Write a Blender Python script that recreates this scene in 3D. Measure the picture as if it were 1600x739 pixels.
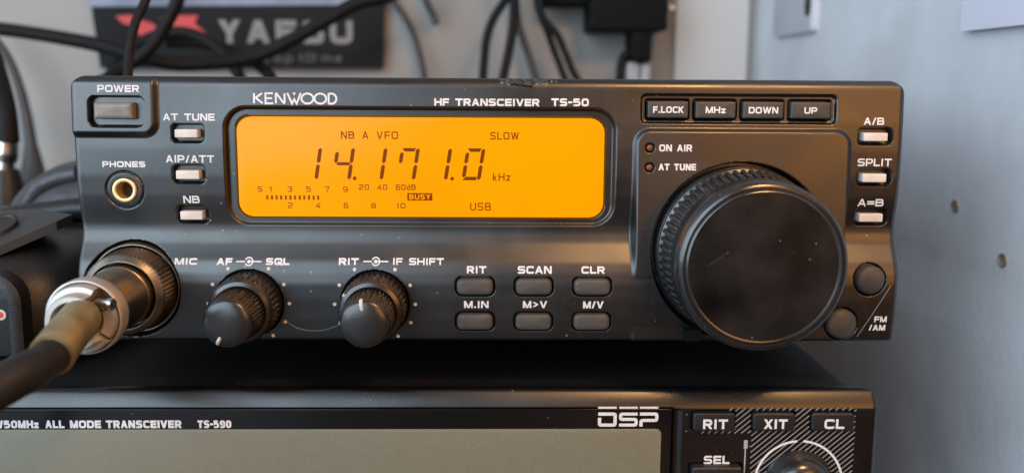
import bpy, math, random
import numpy as np
from mathutils import Matrix, Vector
random.seed(7); rng = np.random.default_rng(11)
for o in list(bpy.data.objects): bpy.data.objects.remove(o)
SC = bpy.context.scene; COL = SC.collection
MM = 0.001                      # everything below is written in millimetres

# ------------------------------------------------------------------ camera
F_PX = 1500.0                   # focal length in pixels of a 1600 px wide frame
YAW, PITCH, ROLL = 0.02156550, 0.15819108, 0.00655921
CAM = np.array([-0.0801, -208.176, 58.074])
def cam_axes():
    cy, sy, cp, sp = math.cos(YAW), math.sin(YAW), math.cos(PITCH), math.sin(PITCH)
    fw = np.array([sy*cp, cy*cp, -sp]); r = np.array([cy, -sy, 0.0]); u = np.cross(r, fw)
    cr, sr = math.cos(ROLL), math.sin(ROLL)
    return cr*r+sr*u, -sr*r+cr*u, fw
AX = cam_axes()
cd = bpy.data.cameras.new('camera'); cam = bpy.data.objects.new('camera', cd); COL.objects.link(cam)
M = Matrix.Identity(4)
for i in range(3):
    M[i][0], M[i][1], M[i][2] = AX[0][i], AX[1][i], -AX[2][i]
    M[i][3] = CAM[i]*MM
cam.matrix_world = M
cd.sensor_width = 36.0; cd.lens = F_PX/1600*36.0; cd.clip_start = 0.005; cd.clip_end = 50
cd.dof.use_dof = True; cd.dof.focus_distance = 0.205; cd.dof.aperture_fstop = 14.0
SC.camera = cam

# ------------------------------------------------------------------ light
w = bpy.data.worlds.new('World'); SC.world = w; w.use_nodes = True
nt = w.node_tree; bg = nt.nodes['Background']
tc = nt.nodes.new('ShaderNodeTexCoord'); nz = nt.nodes.new('ShaderNodeTexNoise'); nz.inputs['Scale'].default_value = 4.5
nz.inputs['Detail'].default_value = 4
sx_ = nt.nodes.new('ShaderNodeSeparateXYZ'); nt.links.new(tc.outputs['Generated'], sx_.inputs[0]); nt.links.new(tc.outputs['Generated'], nz.inputs['Vector'])
def ramp(src, stops):           # the dim room: dark low down, paler towards the ceiling, warm on the right
    c = nt.nodes.new('ShaderNodeValToRGB'); c.color_ramp.interpolation = 'EASE'
    while len(c.color_ramp.elements) < len(stops): c.color_ramp.elements.new(.5)
    for e, (p, col) in zip(c.color_ramp.elements, stops): e.position = p; e.color = (*col, 1)
    nt.links.new(src, c.inputs['Fac']); return c.outputs['Color']
def half(src):
    m_ = nt.nodes.new('ShaderNodeMath'); m_.operation = 'MULTIPLY_ADD'; m_.inputs[1].default_value = .5; m_.inputs[2].default_value = .5
    nt.links.new(src, m_.inputs[0]); return m_.outputs[0]
def mul(a, b):
    x = nt.nodes.new('ShaderNodeMix'); x.data_type = 'RGBA'; x.blend_type = 'MULTIPLY'; x.inputs[0].default_value = 1
    nt.links.new(a, x.inputs[6]); nt.links.new(b, x.inputs[7]); return x.outputs[2]
vert = ramp(half(sx_.outputs['Z']), [(.30, (.06, .06, .06)), (.44, (.17, .165, .16)), (.53, (.13, .13, .13)), (.72, (.50, .50, .50)), (1, (.62, .62, .62))])
side = ramp(half(sx_.outputs['X']), [(.06, (3.2, 3.9, 4.9)), (.22, (1.2, 1.4, 1.75)), (.50, (1, .95, .92)), (.70, (1.3, .90, .62))])
spot = ramp(nz.outputs['Fac'], [(.46, (.40, .40, .40)), (.56, (1.7, 1.7, 1.7))])
nt.links.new(mul(mul(vert, side), spot), bg.inputs['Color']); bg.inputs['Strength'].default_value = 0.42

def area(name, loc, target, size, watt, col, sy=None):
    l = bpy.data.lights.new(name, 'AREA'); l.energy = watt; l.color = col
    l.shape = 'RECTANGLE'; l.size = size*MM; l.size_y = (sy or size)*MM
    o = bpy.data.objects.new(name, l); COL.objects.link(o)
    o.location = Vector(loc)*MM
    o.rotation_euler = (Vector(target)-Vector(loc)).to_track_quat('-Z', 'Y').to_euler()
    return o
area('window_light', (-530, -880, 445), (0, 0, 445), 820, 12.0, (0.70, 0.86, 1.0), 1000)
area('side_window_light', (-540, -190, 120), (-40, 0, 10), 400, 1.5, (0.70, 0.87, 1.0), 400)
area('room_lamp_light', (430, -800, 245), (40, 0, 60), 400, 2.2, (1.0, 0.42, 0.11))
area('desk_lamp_light', (122, -215, 285), (75, 0, 20), 64, 0.8, (1.0, 0.52, 0.20))
SC.view_settings.view_transform = 'Standard'; SC.view_settings.look = 'None'
SC.view_settings.exposure = 0.0; SC.view_settings.gamma = 1.0
SC.render.engine = 'CYCLES'

def at(px, py, Y):              # point at depth Y (mm) seen at a photograph pixel
    d = AX[0]*((px-800)/F_PX) - AX[1]*((py-369.5)/F_PX) + AX[2]
    return CAM + d*((Y-CAM[1])/d[1])
def at_side(px, py, X):
    d = AX[0]*((px-800)/F_PX) - AX[1]*((py-369.5)/F_PX) + AX[2]
    return CAM + d*((X-CAM[0])/d[0])

# ------------------------------------------------------------------ materials
def mat(name, col, rough=0.5, metal=0.0, spec=0.5, bump=0.0, bscale=2500, var=0.0, vscale=60, specks=0.0, sscale=260,
        emit=None, estr=1.0, coat=0.0, stain=None, bdist=0.00006, glow=0.0):
    m = bpy.data.materials.new(name); m.use_nodes = True; n = m.node_tree; p = n.nodes['Principled BSDF']
    L = n.links.new
    p.inputs['Base Color'].default_value = (*col, 1); p.inputs['Roughness'].default_value = rough
    p.inputs['Metallic'].default_value = metal; p.inputs['Specular IOR Level'].default_value = spec
    p.inputs['Coat Weight'].default_value = coat; p.inputs['Coat Roughness'].default_value = 0.08
    tx = n.nodes.new('ShaderNodeTexCoord'); cur = None
    def rgb(c):
        x = n.nodes.new('ShaderNodeRGB'); x.outputs[0].default_value = (*c, 1); return x.outputs[0]
    def mix(f, a, b):
        x = n.nodes.new('ShaderNodeMix'); x.data_type = 'RGBA'; L(f, x.inputs[0]); L(a, x.inputs[6]); L(b, x.inputs[7]); return x.outputs[2]
    def noise(s, det=3):
        x = n.nodes.new('ShaderNodeTexNoise'); x.inputs['Scale'].default_value = s; x.inputs['Detail'].default_value = det
        L(tx.outputs['Object'], x.inputs['Vector']); return x.outputs['Fac']
    def remap(v, a, b, c=0., d=1.):
        x = n.nodes.new('ShaderNodeMapRange'); x.inputs[1].default_value = a; x.inputs[2].default_value = b
        x.inputs[3].default_value = c; x.inputs[4].default_value = d; L(v, x.inputs[0]); return x.outputs[0]
    cur = rgb(col)
    if var > 0:
        f = remap(noise(vscale, 5), .3, .7)
        cur = mix(f, rgb([c*(1-var) for c in col]), rgb([min(1, c*(1+var)) for c in col]))
        L(remap(noise(vscale*.7, 4), .3, .7, max(0.02, rough-.07), min(1, rough+.07)), p.inputs['Roughness'])
    if stain:
        for (c, r, scol, amt) in stain:
            vm = n.nodes.new('ShaderNodeVectorMath'); vm.operation = 'DISTANCE'
            nn = n.nodes.new('ShaderNodeTexNoise'); nn.inputs['Scale'].default_value = 500
            va = n.nodes.new('ShaderNodeVectorMath'); va.operation = 'MULTIPLY_ADD'
            L(tx.outputs['Object'], nn.inputs['Vector']); L(nn.outputs['Color'], va.inputs[0])
            va.inputs[1].default_value = (r*MM*.9,)*3; L(tx.outputs['Object'], va.inputs[2])
            L(va.outputs[0], vm.inputs[0]); vm.inputs[1].default_value = tuple((np.array(c)+r*.45)*MM)
            cur = mix(remap(vm.outputs['Value'], r*MM*1.0, r*MM*.35, 0, amt), cur, rgb(scol))
    if specks > 0:
        for sc_, am_, col_ in ((sscale, specks*.8, (.25, .24, .23)), (sscale*2.1, min(1, specks*1.7), (.17, .165, .16))):
            vo = n.nodes.new('ShaderNodeTexVoronoi'); vo.inputs['Scale'].default_value = sc_
            L(tx.outputs['Object'], vo.inputs['Vector'])
            a = remap(vo.outputs['Distance'], .085, .04)
            sep = n.nodes.new('ShaderNodeSeparateColor'); L(vo.outputs['Color'], sep.inputs[0])
            b = remap(sep.outputs[0], 1-am_, 1-am_*.5)
            mu = n.nodes.new('ShaderNodeMath'); mu.operation = 'MULTIPLY'; L(a, mu.inputs[0]); L(b, mu.inputs[1])
            cur = mix(mu.outputs[0], cur, rgb(col_))
    L(cur, p.inputs['Base Color'])
    if emit and glow > 0:                               # slightly uneven backlight
        L(mix(remap(noise(28, 2), .35, .65), rgb([c*(1-glow) for c in emit]), rgb([c*(1+glow*.4) for c in emit])), p.inputs['Emission Color'])
    if bump > 0:
        b = n.nodes.new('ShaderNodeBump'); b.inputs['Strength'].default_value = bump; b.inputs['Distance'].default_value = bdist
        L(noise(bscale, 3), b.inputs['Height']); L(b.outputs[0], p.inputs['Normal'])
    if emit:
        p.inputs['Emission Color'].default_value = (*emit, 1)
        p.inputs['Emission Strength'].default_value = estr
    return m
MT = {}
MT['panel'] = mat('charcoal_plastic', (.0045, .0045, .005), .34, spec=1.0, bump=.13, bscale=6500, var=.10, vscale=90, specks=.55, sscale=360,
                  stain=[((8.5, -0.5, 57.2), 4.5, (.10, .055, .04), .6), ((6.3, -.3, 58.4), 3.0, (.006, .005, .005), .9)])
MT['case'] = mat('case_paint', (.012, .012, .013), .55, bump=.3, bscale=1800, specks=.4, sscale=420)
MT['lowcase'] = mat('matt_black_paint', (.005, .005, .0055), .62, spec=.35, bump=.3, bscale=1800, specks=.35, sscale=420)
MT['flatblack'] = mat('flat_black_plastic', (.004, .004, .004), .65, spec=.15)
MT['black'] = mat('black_plastic', (.008, .008, .009), .45, bump=.1, bscale=2000)
MT['knob'] = mat('gloss_black_plastic', (.014, .014, .015), .25, spec=.9, bump=.06, bscale=2600, var=.2, vscale=150, specks=.4, sscale=420)
MT['knobface'] = mat('polished_black_face', (.013, .012, .012), .14, spec=.8, var=.85, vscale=75, specks=.10, sscale=420)  # blotchy lighter tone painted in to stand for soft room reflections
MT['smallknob'] = mat('satin_black_plastic', (.014, .014, .015), .27, spec=.8, bump=.15, bscale=2600, specks=.05, sscale=500)
MT['rubber'] = mat('grey_rubber', (.058, .056, .052), .5, bump=.35, bscale=3000, var=.2, vscale=250, specks=.06, sscale=500)
MT['key'] = mat('grey_key', (.05, .049, .047), .45, bump=.2, bscale=2600, var=.15, vscale=200)
MT['rocker'] = mat('grey_rocker', (.21, .20, .19), .40, bump=.3, bscale=2500, var=.25, vscale=260)
MT['white'] = mat('cream_plastic', (.66, .63, .58), .42, bump=.1, var=.12, vscale=350)
MT['print'] = mat('white_print', (.70, .71, .74), .6, var=.08, vscale=300)
MT['printdim'] = mat('grey_print', (.34, .34, .36), .6, var=.1, vscale=300)
MT['dots'] = mat('dot_print', (.55, .53, .50), .6)
MT['brass'] = mat('brass', (.85, .60, .30), .42, .8, var=.2, vscale=300)
MT['hole'] = mat('dark_hole', (.010, .006, .004), .5)
MT['led'] = mat('amber_lamp', (.15, .052, .015), .3)
MT['nickel'] = mat('nickel', (.62, .59, .55), .27, 1.0, var=.2, vscale=200, bump=.05)
MT['knurl'] = mat('dark_knurl', (.20, .155, .11), .38, 1.0, var=.2, vscale=300)
MT['barrel'] = mat('smoked_metal', (.34, .275, .21), .33, 1.0, var=.2, vscale=150)
MT['lipmetal'] = mat('worn_nickel', (.30, .26, .215), .38, 1.0, var=.25, vscale=300)
MT['clamp'] = mat('satin_nickel', (.52, .495, .47), .42, .6, var=.12, vscale=220, bump=.1)
MT['sleeve'] = mat('aged_sleeve', (.18, .150, .078), .38, var=.45, vscale=170, bump=.1, bscale=900)
MT['cable'] = mat('cable_sheath', (.007, .0065, .0065), .6, spec=.22)
MT['plugcable'] = mat('plug_cable_sheath', (.013, .013, .0135), .6, spec=.3, bump=.1)
MT['cablegrey'] = mat('grey_cable_sheath', (.05, .048, .047), .5)
MT['lcd'] = mat('amber_backlight', (.10, .035, .0), .24, emit=(1.0, .35, .0), estr=1.02, spec=.17, glow=.08)
MT['seg'] = mat('lcd_segment', (.02, .005, .0), .3, spec=.15, emit=(.24, .048, .0), estr=.85)
MT['segthin'] = mat('lcd_legend', (.02, .005, .0), .3, spec=.15, emit=(.31, .068, .0), estr=.85)
MT['glass'] = mat('window_glass', (.006, .006, .007), .14, specks=.03, sscale=260)
MT['lcd2'] = mat('unlit_lcd', (.17, .17, .12), .5, spec=1.0, bump=.12, bscale=2800, var=.07, vscale=1400, specks=.03, sscale=240)
MT['bezel2'] = mat('lower_bezel_plastic', (.0032, .0032, .0034), .30, spec=.8, bump=.25, bscale=2400, var=.1, specks=.4, sscale=420)
MT['key2'] = mat('dark_key', (.016, .016, .017), .4, bump=.2, bscale=2400, specks=.4, sscale=420)
MT['leather'] = mat('pebbled_black', (.014, .014, .015), .42, bump=.35, bscale=2200, bdist=.00025)
MT['gadgettop'] = mat('matte_grey_top', (.028, .027, .027), .5, bump=.3, bscale=2000, specks=.05, sscale=240)
MT['cushion'] = mat('bluish_vinyl', (.045, .047, .058), .42, bump=.4, bscale=160, bdist=.002)
MT['red'] = mat('red_dot', (.55, .06, .04), .4)
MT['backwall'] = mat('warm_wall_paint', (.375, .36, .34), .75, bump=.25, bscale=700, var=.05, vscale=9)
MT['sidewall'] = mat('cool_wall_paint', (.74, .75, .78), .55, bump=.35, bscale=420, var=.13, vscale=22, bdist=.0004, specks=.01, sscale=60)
MT['trim'] = mat('white_trim_paint', (.60, .60, .585), .5, bump=.1, bscale=300, var=.03, vscale=20)
MT['whiteplastic'] = mat('white_switch_plastic', (.66, .66, .72), .4, var=.03, vscale=40)
MT['paper'] = mat('white_card', (.74, .74, .84), .5, var=.03, vscale=30)
MT['poster'] = mat('charcoal_board', (.015, .0145, .0155), .65, spec=.15, var=.25, vscale=30)
MT['posterpic'] = mat('sky_print', (.22, .26, .35), .5, var=.6, vscale=28)
MT['postred'] = mat('red_print', (.62, .035, .035), .5)
MT['postgrey'] = mat('grey_letters', (.24, .23, .23), .6)
MT['postdim'] = mat('dim_letters', (.10, .095, .095), .6)
MT['desk'] = mat('dark_wood', (.035, .024, .016), .5, var=.3, vscale=30)
MT['plugfill'] = mat('wall_plug', (.24, .20, .15), .7, var=.4, vscale=300)
MT['clear'] = mat('frosted_plastic', (.40, .41, .42), .35, var=.2, vscale=120)
MT['scuff'] = mat('scuff', (.055, .053, .05), .5)
MT['fibre'] = mat('pale_fibre', (.34, .32, .29), .5)
MT['dust'] = mat('dust', (.5, .48, .45), .8)

# ------------------------------------------------------------------ mesh builder (mm)
class MB:
    def __init__(s): s.v = []; s.f = []
    def add(s, vs, fs):
        b = len(s.v); s.v += [tuple(map(float, q)) for q in vs]; s.f += [[i+b for i in f] for f in fs]; return s
    def loft(s, rings, cap0=True, cap1=True):
        n = len(rings[0]); vs = [q for r in rings for q in r]; fs = []
        for k in range(len(rings)-1):
            a, b = k*n, (k+1)*n
            for i in range(n): j = (i+1) % n; fs.append([a+i, a+j, b+j, b+i])
        if cap0: fs.append(list(range(n))[::-1])
        if cap1: fs.append([len(vs)-n+i for i in range(n)])
        return s.add(vs, fs)
    def box(s, x0, x1, y0, y1, z0, z1):
        return s.loft([[(x0, y0, z0), (x1, y0, z0), (x1, y1, z0), (x0, y1, z0)], [(x0, y0, z1), (x1, y0, z1), (x1, y1, z1), (x0, y1, z1)]])
    def pill(s, x0, x1, z0, z1, r, yb, yf, bev=.3, dome=0.0, n=5):   # rounded-rect block whose front faces -Y
        rings = [[(x, yb, z) for x, z in rrect(x0, x1, z0, z1, r, n)]]
        for k in range(5):
            a = k/4*math.pi/2; o = bev*(1-math.cos(a)); y = yf+bev*(1-math.sin(a))
            rings.append([(x, y, z) for x, z in rrect(x0+o, x1-o, z0+o, z1-o, max(.05, r-o), n)])
        if dome:
            cx, cz = (x0+x1)/2, (z0+z1)/2; base = rings[-1]
            for k in (.72, .4, .12):
                rings.append([(cx+(q[0]-cx)*k, yf-dome*(1-k*k), cz+(q[2]-cz)*k) for q in base])
        return s.loft(rings)
    def lathe(s, prof, cx, cz, n=64, mod=None, cap0=False, cap1=False):   # prof = (radius, y) from back to front, axis along Y
        rings = []
        for k, (r, y) in enumerate(prof):
            ring = []
            for i in range(n):
                a = -2*math.pi*i/n; rr = r if mod is None else mod(k, a, r)
                ring.append((cx+rr*math.cos(a), y, cz+rr*math.sin(a)))
            rings.append(ring)
        return s.loft(rings, cap0, cap1)
    def tube(s, pts, rad, n=12, sub=6, cap=True):
        P = catmull([np.array(p, float) for p in pts], sub)
        R = np.interp(np.linspace(0, 1, len(P)), np.linspace(0, 1, len(rad)), rad) if hasattr(rad, '__len__') else [rad]*len(P)
        rings = []; up = None
        for i, p in enumerate(P):
            t = P[min(i+1, len(P)-1)]-P[max(i-1, 0)]; t = t/np.linalg.norm(t)
            if up is None:
                up = np.cross(t, [.3, .2, 1.]); up /= np.linalg.norm(up)
            up = up-t*np.dot(up, t); up /= np.linalg.norm(up); sd_ = np.cross(t, up)
            rings.append([p+R[i]*(math.cos(a)*up+math.sin(a)*sd_) for a in [2*math.pi*k/n for k in range(n)]])
        return s.loft(rings, cap, cap)
    def build(s, name, m, parent=None, label=None, sharp=38):
        me = bpy.data.meshes.new(name)
        off = np.array(WORLD.get(parent.name, (0, 0, 0))) if parent else np.zeros(3)
        me.from_pydata([tuple((np.array(q)-off)*MM) for q in s.v], [], s.f); me.update()
        return finish(name, me, m, parent, label, sharp)
WORLD = {}
def finish(name, me, m, parent=None, label=None, sharp=38):
    me.materials.append(MT[m]); me.polygons.foreach_set('use_smooth', [True]*len(me.polygons))
    me.set_sharp_from_angle(angle=math.radians(sharp))
    o = bpy.data.objects.new(name, me); COL.objects.link(o)
    if parent: o.parent = parent; WORLD[o.name] = WORLD.get(parent.name, (0, 0, 0))
    if label: o['label'] = label
    return o
def thing(name, label, cat, loc=(0, 0, 0), group=None):
    o = bpy.data.objects.new(name, None); COL.objects.link(o); o.location = Vector(loc)*MM; o.empty_display_size = .01
    WORLD[o.name] = tuple(loc); tag(o, label, cat, group); return o
def tag(o, label, cat, group=None):
    o['label'] = label; o['category'] = cat
    if group: o['group'] = group
    return o
def structure(o): o['kind'] = 'structure'; return o
def rrect(x0, x1, z0, z1, r, n=5):
    r = min(r, (x1-x0)/2-1e-4, (z1-z0)/2-1e-4); out = []
    for cx, cz, a0 in ((x1-r, z1-r, 0), (x0+r, z1-r, 90), (x0+r, z0+r, 180), (x1-r, z0+r, 270)):
        for k in range(n+1):
            a = math.radians(a0+90*k/n); out.append((cx+r*math.cos(a), cz+r*math.sin(a)))
    return out[::-1]
def catmull(P, sub):
    if len(P) < 3: return [P[0]+(P[-1]-P[0])*k/sub for k in range(sub+1)]
    Q = [2*P[0]-P[1]]+list(P)+[2*P[-1]-P[-2]]; out = []
    for i in range(1, len(Q)-2):
        for k in range(sub):
            t = k/sub
            out.append(.5*((2*Q[i])+(-Q[i-1]+Q[i+1])*t+(2*Q[i-1]-5*Q[i]+4*Q[i+1]-Q[i+2])*t*t+(-Q[i-1]+3*Q[i]-3*Q[i+1]+Q[i+2])*t**3))
    out.append(Q[-2]); return out

# ------------------------------------------------------------------ lettering (stroke font)
C_ = .3   # corner rounding of the wide square letters
G = {  # (width, [(points, closed)]) a third number in a point overrides its corner radius
 'A': (1.05, [([(0, 0), (.5, 1)], 2), ([(1, 0), (.5, 1)], 2), ([(.2, .28), (.8, .28)], 3)]),
 'B': (1.0, [([(0, 0), (0, 1)], 0), ([(.1, 1), (.93, 1), (.93, .52), (.1, .52)], 4), ([(.7, .52, 0), (1, .52), (1, 0), (.1, 0)], 4)]),
 'C': (1.0, [([(1, .80), (1, 1), (0, 1), (0, 0), (1, 0), (1, .20)], 4)]),
 'D': (1.02, [([(0, 0), (0, 1)], 0), ([(.1, 1), (1, 1), (1, 0), (.1, 0)], 4)]),
 'E': (.92, [([(1, 1), (0, 1, 0), (0, 0, 0), (1, 0)], 0), ([(0, .5), (.92, .5)], 0)]),
 'F': (.88, [([(1, 1), (0, 1, 0), (0, 0)], 0), ([(0, .48), (.9, .48)], 0)]),
 'H': (1.02, [([(0, 0), (0, 1)], 0), ([(1, 0), (1, 1)], 0), ([(0, .5), (1, .5)], 0)]),
 'I': (.36, [([(.5, 0), (.5, 1)], 0)]),
 'K': (1.0, [([(0, 0), (0, 1)], 0), ([(.12, .42), (.98, 1)], 2), ([(.32, .56), (1, 0)], 2)]),
 'L': (.85, [([(0, 1), (0, 0, 0), (1, 0)], 0)]),
 'M': (1.18, [([(0, 0), (0, 1)], 0), ([(1, 0), (1, 1)], 0), ([(.02, 1), (.5, 0)], 2), ([(.98, 1), (.5, 0)], 2)]),
 'N': (1.02, [([(0, 0), (0, 1)], 0), ([(1, 0), (1, 1)], 0), ([(.04, 1), (.96, 0)], 2)]),
 'O': (1.08, [([(0, 0), (0, 1), (1, 1), (1, 0)], 1)]),
 'P': (.98, [([(0, 0), (0, 1)], 0), ([(.1, 1), (1, 1), (1, .40), (.1, .40)], 4)]),
 'Q': (1.08, [([(0, 0), (0, 1), (1, 1), (1, 0)], 1), ([(.55, .38), (1.1, -.12)], 0)]),
 'R': (1.0, [([(0, 0), (0, 1)], 0), ([(.1, 1), (.97, 1), (.97, .44), (.1, .44)], 4), ([(.55, .44), (1, 0)], 2)]),
 'S': (1.0, [([(.98, .86), (.98, 1), (0, 1), (0, .51), (1, .51), (1, 0), (0, 0), (0, .14)], 4)]),
 'T': (1.0, [([(0, 1), (1, 1)], 0), ([(.5, 1), (.5, 0)], 0)]),
 'U': (1.02, [([(0, 1), (0, 0), (1, 0), (1, 1)], 0)]),
 'V': (1.05, [([(0, 1), (.5, 0)], 2), ([(1, 1), (.5, 0)], 2)]),
 'W': (1.45, [([(0, 1), (.25, 0)], 2), ([(.5, 1), (.25, 0)], 2), ([(.5, 1), (.75, 0)], 2), ([(1, 1), (.75, 0)], 2)]),
 'X': (1.0, [([(0, 0), (1, 1)], 2), ([(0, 1), (1, 0)], 2)]),
 'Y': (1.0, [([(0, 1), (.5, .42)], 2), ([(1, 1), (.5, .42)], 2), ([(.5, .45), (.5, 0)], 0)]),
 'Z': (.95, [([(0, 1), (1, 1)], 3), ([(1, 1), (0, 0)], 2), ([(0, 0), (1, 0)], 3)]),
 'z': (.72, [([(0, .66), (1, .66)], 3), ([(.96, .68), (.04, 0)], 2), ([(0, 0), (1, 0)], 3)]),
 'k': (.72, [([(0, 0), (0, 1)], 0), ([(.1, .28), (.95, .66)], 2), ([(.3, .38), (1, 0)], 2)]),
 'd': (.78, [([(1, 1), (1, 0)], 0), ([(.9, 0), (0, 0), (0, .66), (.9, .66)], 4)]),
 'o': (.78, [([(0, 0), (0, .66), (1, .66), (1, 0)], 1)]),
 'p': (.78, [([(0, -.3), (0, .66)], 0), ([(.1, .66), (1, .66), (1, 0), (.1, 0)], 4)]),
 'e': (.78, [([(.1, .34), (1, .34, 0), (1, .66), (0, .66), (0, 0), (1, 0)], 4)]),
 'm': (1.1, [([(0, 0), (0, .66, 0), (1, .66), (1, 0)], 0), ([(.5, .66), (.5, 0)], 0)]),
 '0': (.98, [([(0, 0), (0, 1), (1, 1), (1, 0)], 1)]),
 '1': (.5, [([(.0, .78), (.6, 1, 0), (.6, 0)], 0)]),
 '2': (.95, [([(0, .82), (0, 1), (1, 1), (1, .5), (0, .42), (0, 0, 0), (1, 0)], 4)]),
 '3': (.95, [([(0, .86), (0, 1), (1, 1), (1, .52), (.3, .52, 0)], 4), ([(.8, .52, 0), (1, .52), (1, 0), (0, 0), (0, .14)], 4)]),
 '4': (.98, [([(.72, 0), (.72, 1, 0), (0, .25, 0), (1, .25)], 0)]),
 '5': (.98, [([(.98, 1), (.04, 1, 0), (0, .58, 0), (1, .60), (1, 0), (0, 0), (0, .14)], 4)]),
 '6': (.98, [([(.97, .88), (.97, 1), (0, 1), (0, 0), (1, 0), (1, .56), (.1, .56, 0)], 4)]),
 '7': (.9, [([(0, 1), (1, 1)], 3), ([(1, 1), (.35, 0)], 2)]),
 '8': (.98, [([(0, 0), (0, .52), (1, .52), (1, 0)], 1), ([(.06, .6), (.06, 1), (.94, 1), (.94, .6)], 4)]),
 '9': (.98, [([(.03, .12), (.03, 0), (1, 0), (1, 1), (0, 1), (0, .44), (.9, .44, 0)], 4)]),
 '-': (.55, [([(0, .5), (1, .5)], 0)]), '/': (.6, [([(0, 0), (1, 1)], 2)]), '.': (.34, [([(.5, 0), (.5, .02)], 0)]),
 '=': (.9, [([(0, .66), (1, .66)], 0), ([(0, .3), (1, .3)], 0)]), '>': (.9, [([(0, .95), (.95, .5)], 2), ([(.95, .5), (0, .05)], 2)]), ' ': (.62, []),
}
def fillet(pts, closed, rad, n=4):
    out = []; N = len(pts)
    for i, q in enumerate(pts):
        p = np.array(q[:2]); r = q[2] if len(q) > 2 else rad
        if (not closed and i in (0, N-1)) or r < 1e-6: out.append(p); continue
        a = np.array(pts[i-1][:2]); b = np.array(pts[(i+1) % N][:2])
        da, db = np.linalg.norm(a-p), np.linalg.norm(b-p); rr = min(r, da*.49, db*.49)
        p0, p1 = p+(a-p)/da*rr, p+(b-p)/db*rr
        for k in range(n+1):
            t = k/n; out.append((1-t)**2*p0+2*t*(1-t)*p+t*t*p1)
    return out
def ribbon(mb, pl, closed, t, yf, lift, maxseg=1.2):
    P = [np.array(q, float) for q in pl]; Q = [P[0]]
    src = P[1:]+([P[0]] if closed else [])
    for q in src:
        L = np.linalg.norm(q-Q[-1])
        if L < 1e-6: continue
        k = max(1, int(math.ceil(L/maxseg))); a = Q[-1]
        for i in range(1, k+1): Q.append(a+(q-a)*i/k)
    if closed: Q = Q[:-1]
    N = len(Q); vs = []
    if N < 2: return
    for i in range(N):
        if closed: a, b = Q[i-1], Q[(i+1) % N]
        else: a, b = Q[max(i-1, 0)], Q[min(i+1, N-1)]
        d0 = Q[i]-a if (closed or i > 0) else b-Q[i]; d1 = b-Q[i] if (closed or i < N-1) else Q[i]-a
        d0 = d0/np.linalg.norm(d0); d1 = d1/np.linalg.norm(d1)
        n0 = np.array([-d0[1], d0[0]]); n1 = np.array([-d1[1], d1[0]]); m = n0+n1; l = np.linalg.norm(m)
        m = n0 if l < .3 else m/l; k = min(1/max(.45, abs(np.dot(m, n0))), 2.2)
        for s in (1, -1):
            q = Q[i]+m*(t/2*k*s); vs.append((q[0], yf(q[0], q[1])-lift, q[1]))
    fs = [[2*i, 2*i+2, 2*i+3, 2*i+1] for i in range(N-1)]
    if closed: fs.append([2*N-2, 0, 1, 2*N-1])
    mb.add(vs, fs)
LIFT = [0]
def text(mb, s, x0, x1, z0, z1, t, yf, gap=.2, rad=C_, narrow=1.0):
    ws = [G[c][0] for c in s]; k = (x1-x0)/(sum(ws)+gap*(len(s)-1)); x = x0; H = z1-z0-t
    for c, wd in zip(s, ws):
        W = wd*k
        sw = max(W-t, 0.0)
        for pts, cl in G[c][1]:
            pts2 = [((x+t/2+q[0]*sw) if W > t*1.02 else x+W/2, z0+t/2+q[1]*H, *( [q[2]*H] if len(q) > 2 else [])) for q in pts]
            LIFT[0] = (LIFT[0]+1) % 7; lift = .035+.004*LIFT[0]
            if cl == 2:                                 # diagonal, ends cut level
                (ax, az), (bx, bz) = pts2; L = math.hypot(bx-ax, bz-az); hw = min(t/2*L/max(abs(bz-az), 1e-6), t*1.3)*(.94)
                for (py_, zz_) in ((pts[0][1], 0), (pts[1][1], 1)):
                    e = t/2 if py_ in (0, 1) else 0
                    if zz_ == 0: az2 = az+math.copysign(e, az-bz); 
                    else: bz2 = bz+math.copysign(e, bz-az)
                lo, hi = x, x+W
                P4 = [(min(max(q, lo), hi), zq) for q, zq in ((ax-hw, az2), (ax+hw, az2))]+[(min(max(q, lo), hi), zq) for q, zq in ((bx+hw, bz2), (bx-hw, bz2))]
                n = 4; A_ = [np.array(P4[0])+(np.array(P4[3])-np.array(P4[0]))*i/n for i in range(n+1)]; B_ = [np.array(P4[1])+(np.array(P4[2])-np.array(P4[1]))*i/n for i in range(n+1)]
                vs = [(q[0], yf(q[0], q[1])-lift, q[1]) for i in range(n+1) for q in (A_[i], B_[i])]
                mb.add(vs, [[2*i, 2*i+2, 2*i+3, 2*i+1] for i in range(n)])
                continue
            P_ = fillet(pts2, cl == 1, rad*H)
            if cl in (0, 3) and len(P_) > 1:            # square caps
                P_ = [np.array(q, float) for q in P_]
                for e, o_ in ((0, 1), (-1, -2)):
                    d = P_[e]-P_[o_]; P_[e] = P_[e]+d/np.linalg.norm(d)*t*.5
            ribbon(mb, P_, cl == 1, t, yf, lift)
        x += W+gap*k
def disc(mb, x, z, r, yf, lift=.04, n=14):
    vs = [(x, yf(x, z)-lift, z)]+[(x+r*math.cos(2*math.pi*i/n), yf(x+r*math.cos(2*math.pi*i/n), z+r*math.sin(2*math.pi*i/n))-lift, z+r*math.sin(2*math.pi*i/n)) for i in range(n)]
    mb.add(vs, [[0, 1+(i+1) % n, 1+i] for i in range(n)])
def poly(mb, pts, yf, lift=.04):
    mb.add([(x, yf(x, z)-lift, z) for x, z in pts], [list(range(len(pts)))])
def arc(x, z, r, a0, a1, n=24): return [(x+r*math.cos(math.radians(a0+(a1-a0)*i/n)), z+r*math.sin(math.radians(a0+(a1-a0)*i/n))) for i in range(n+1)]

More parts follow.
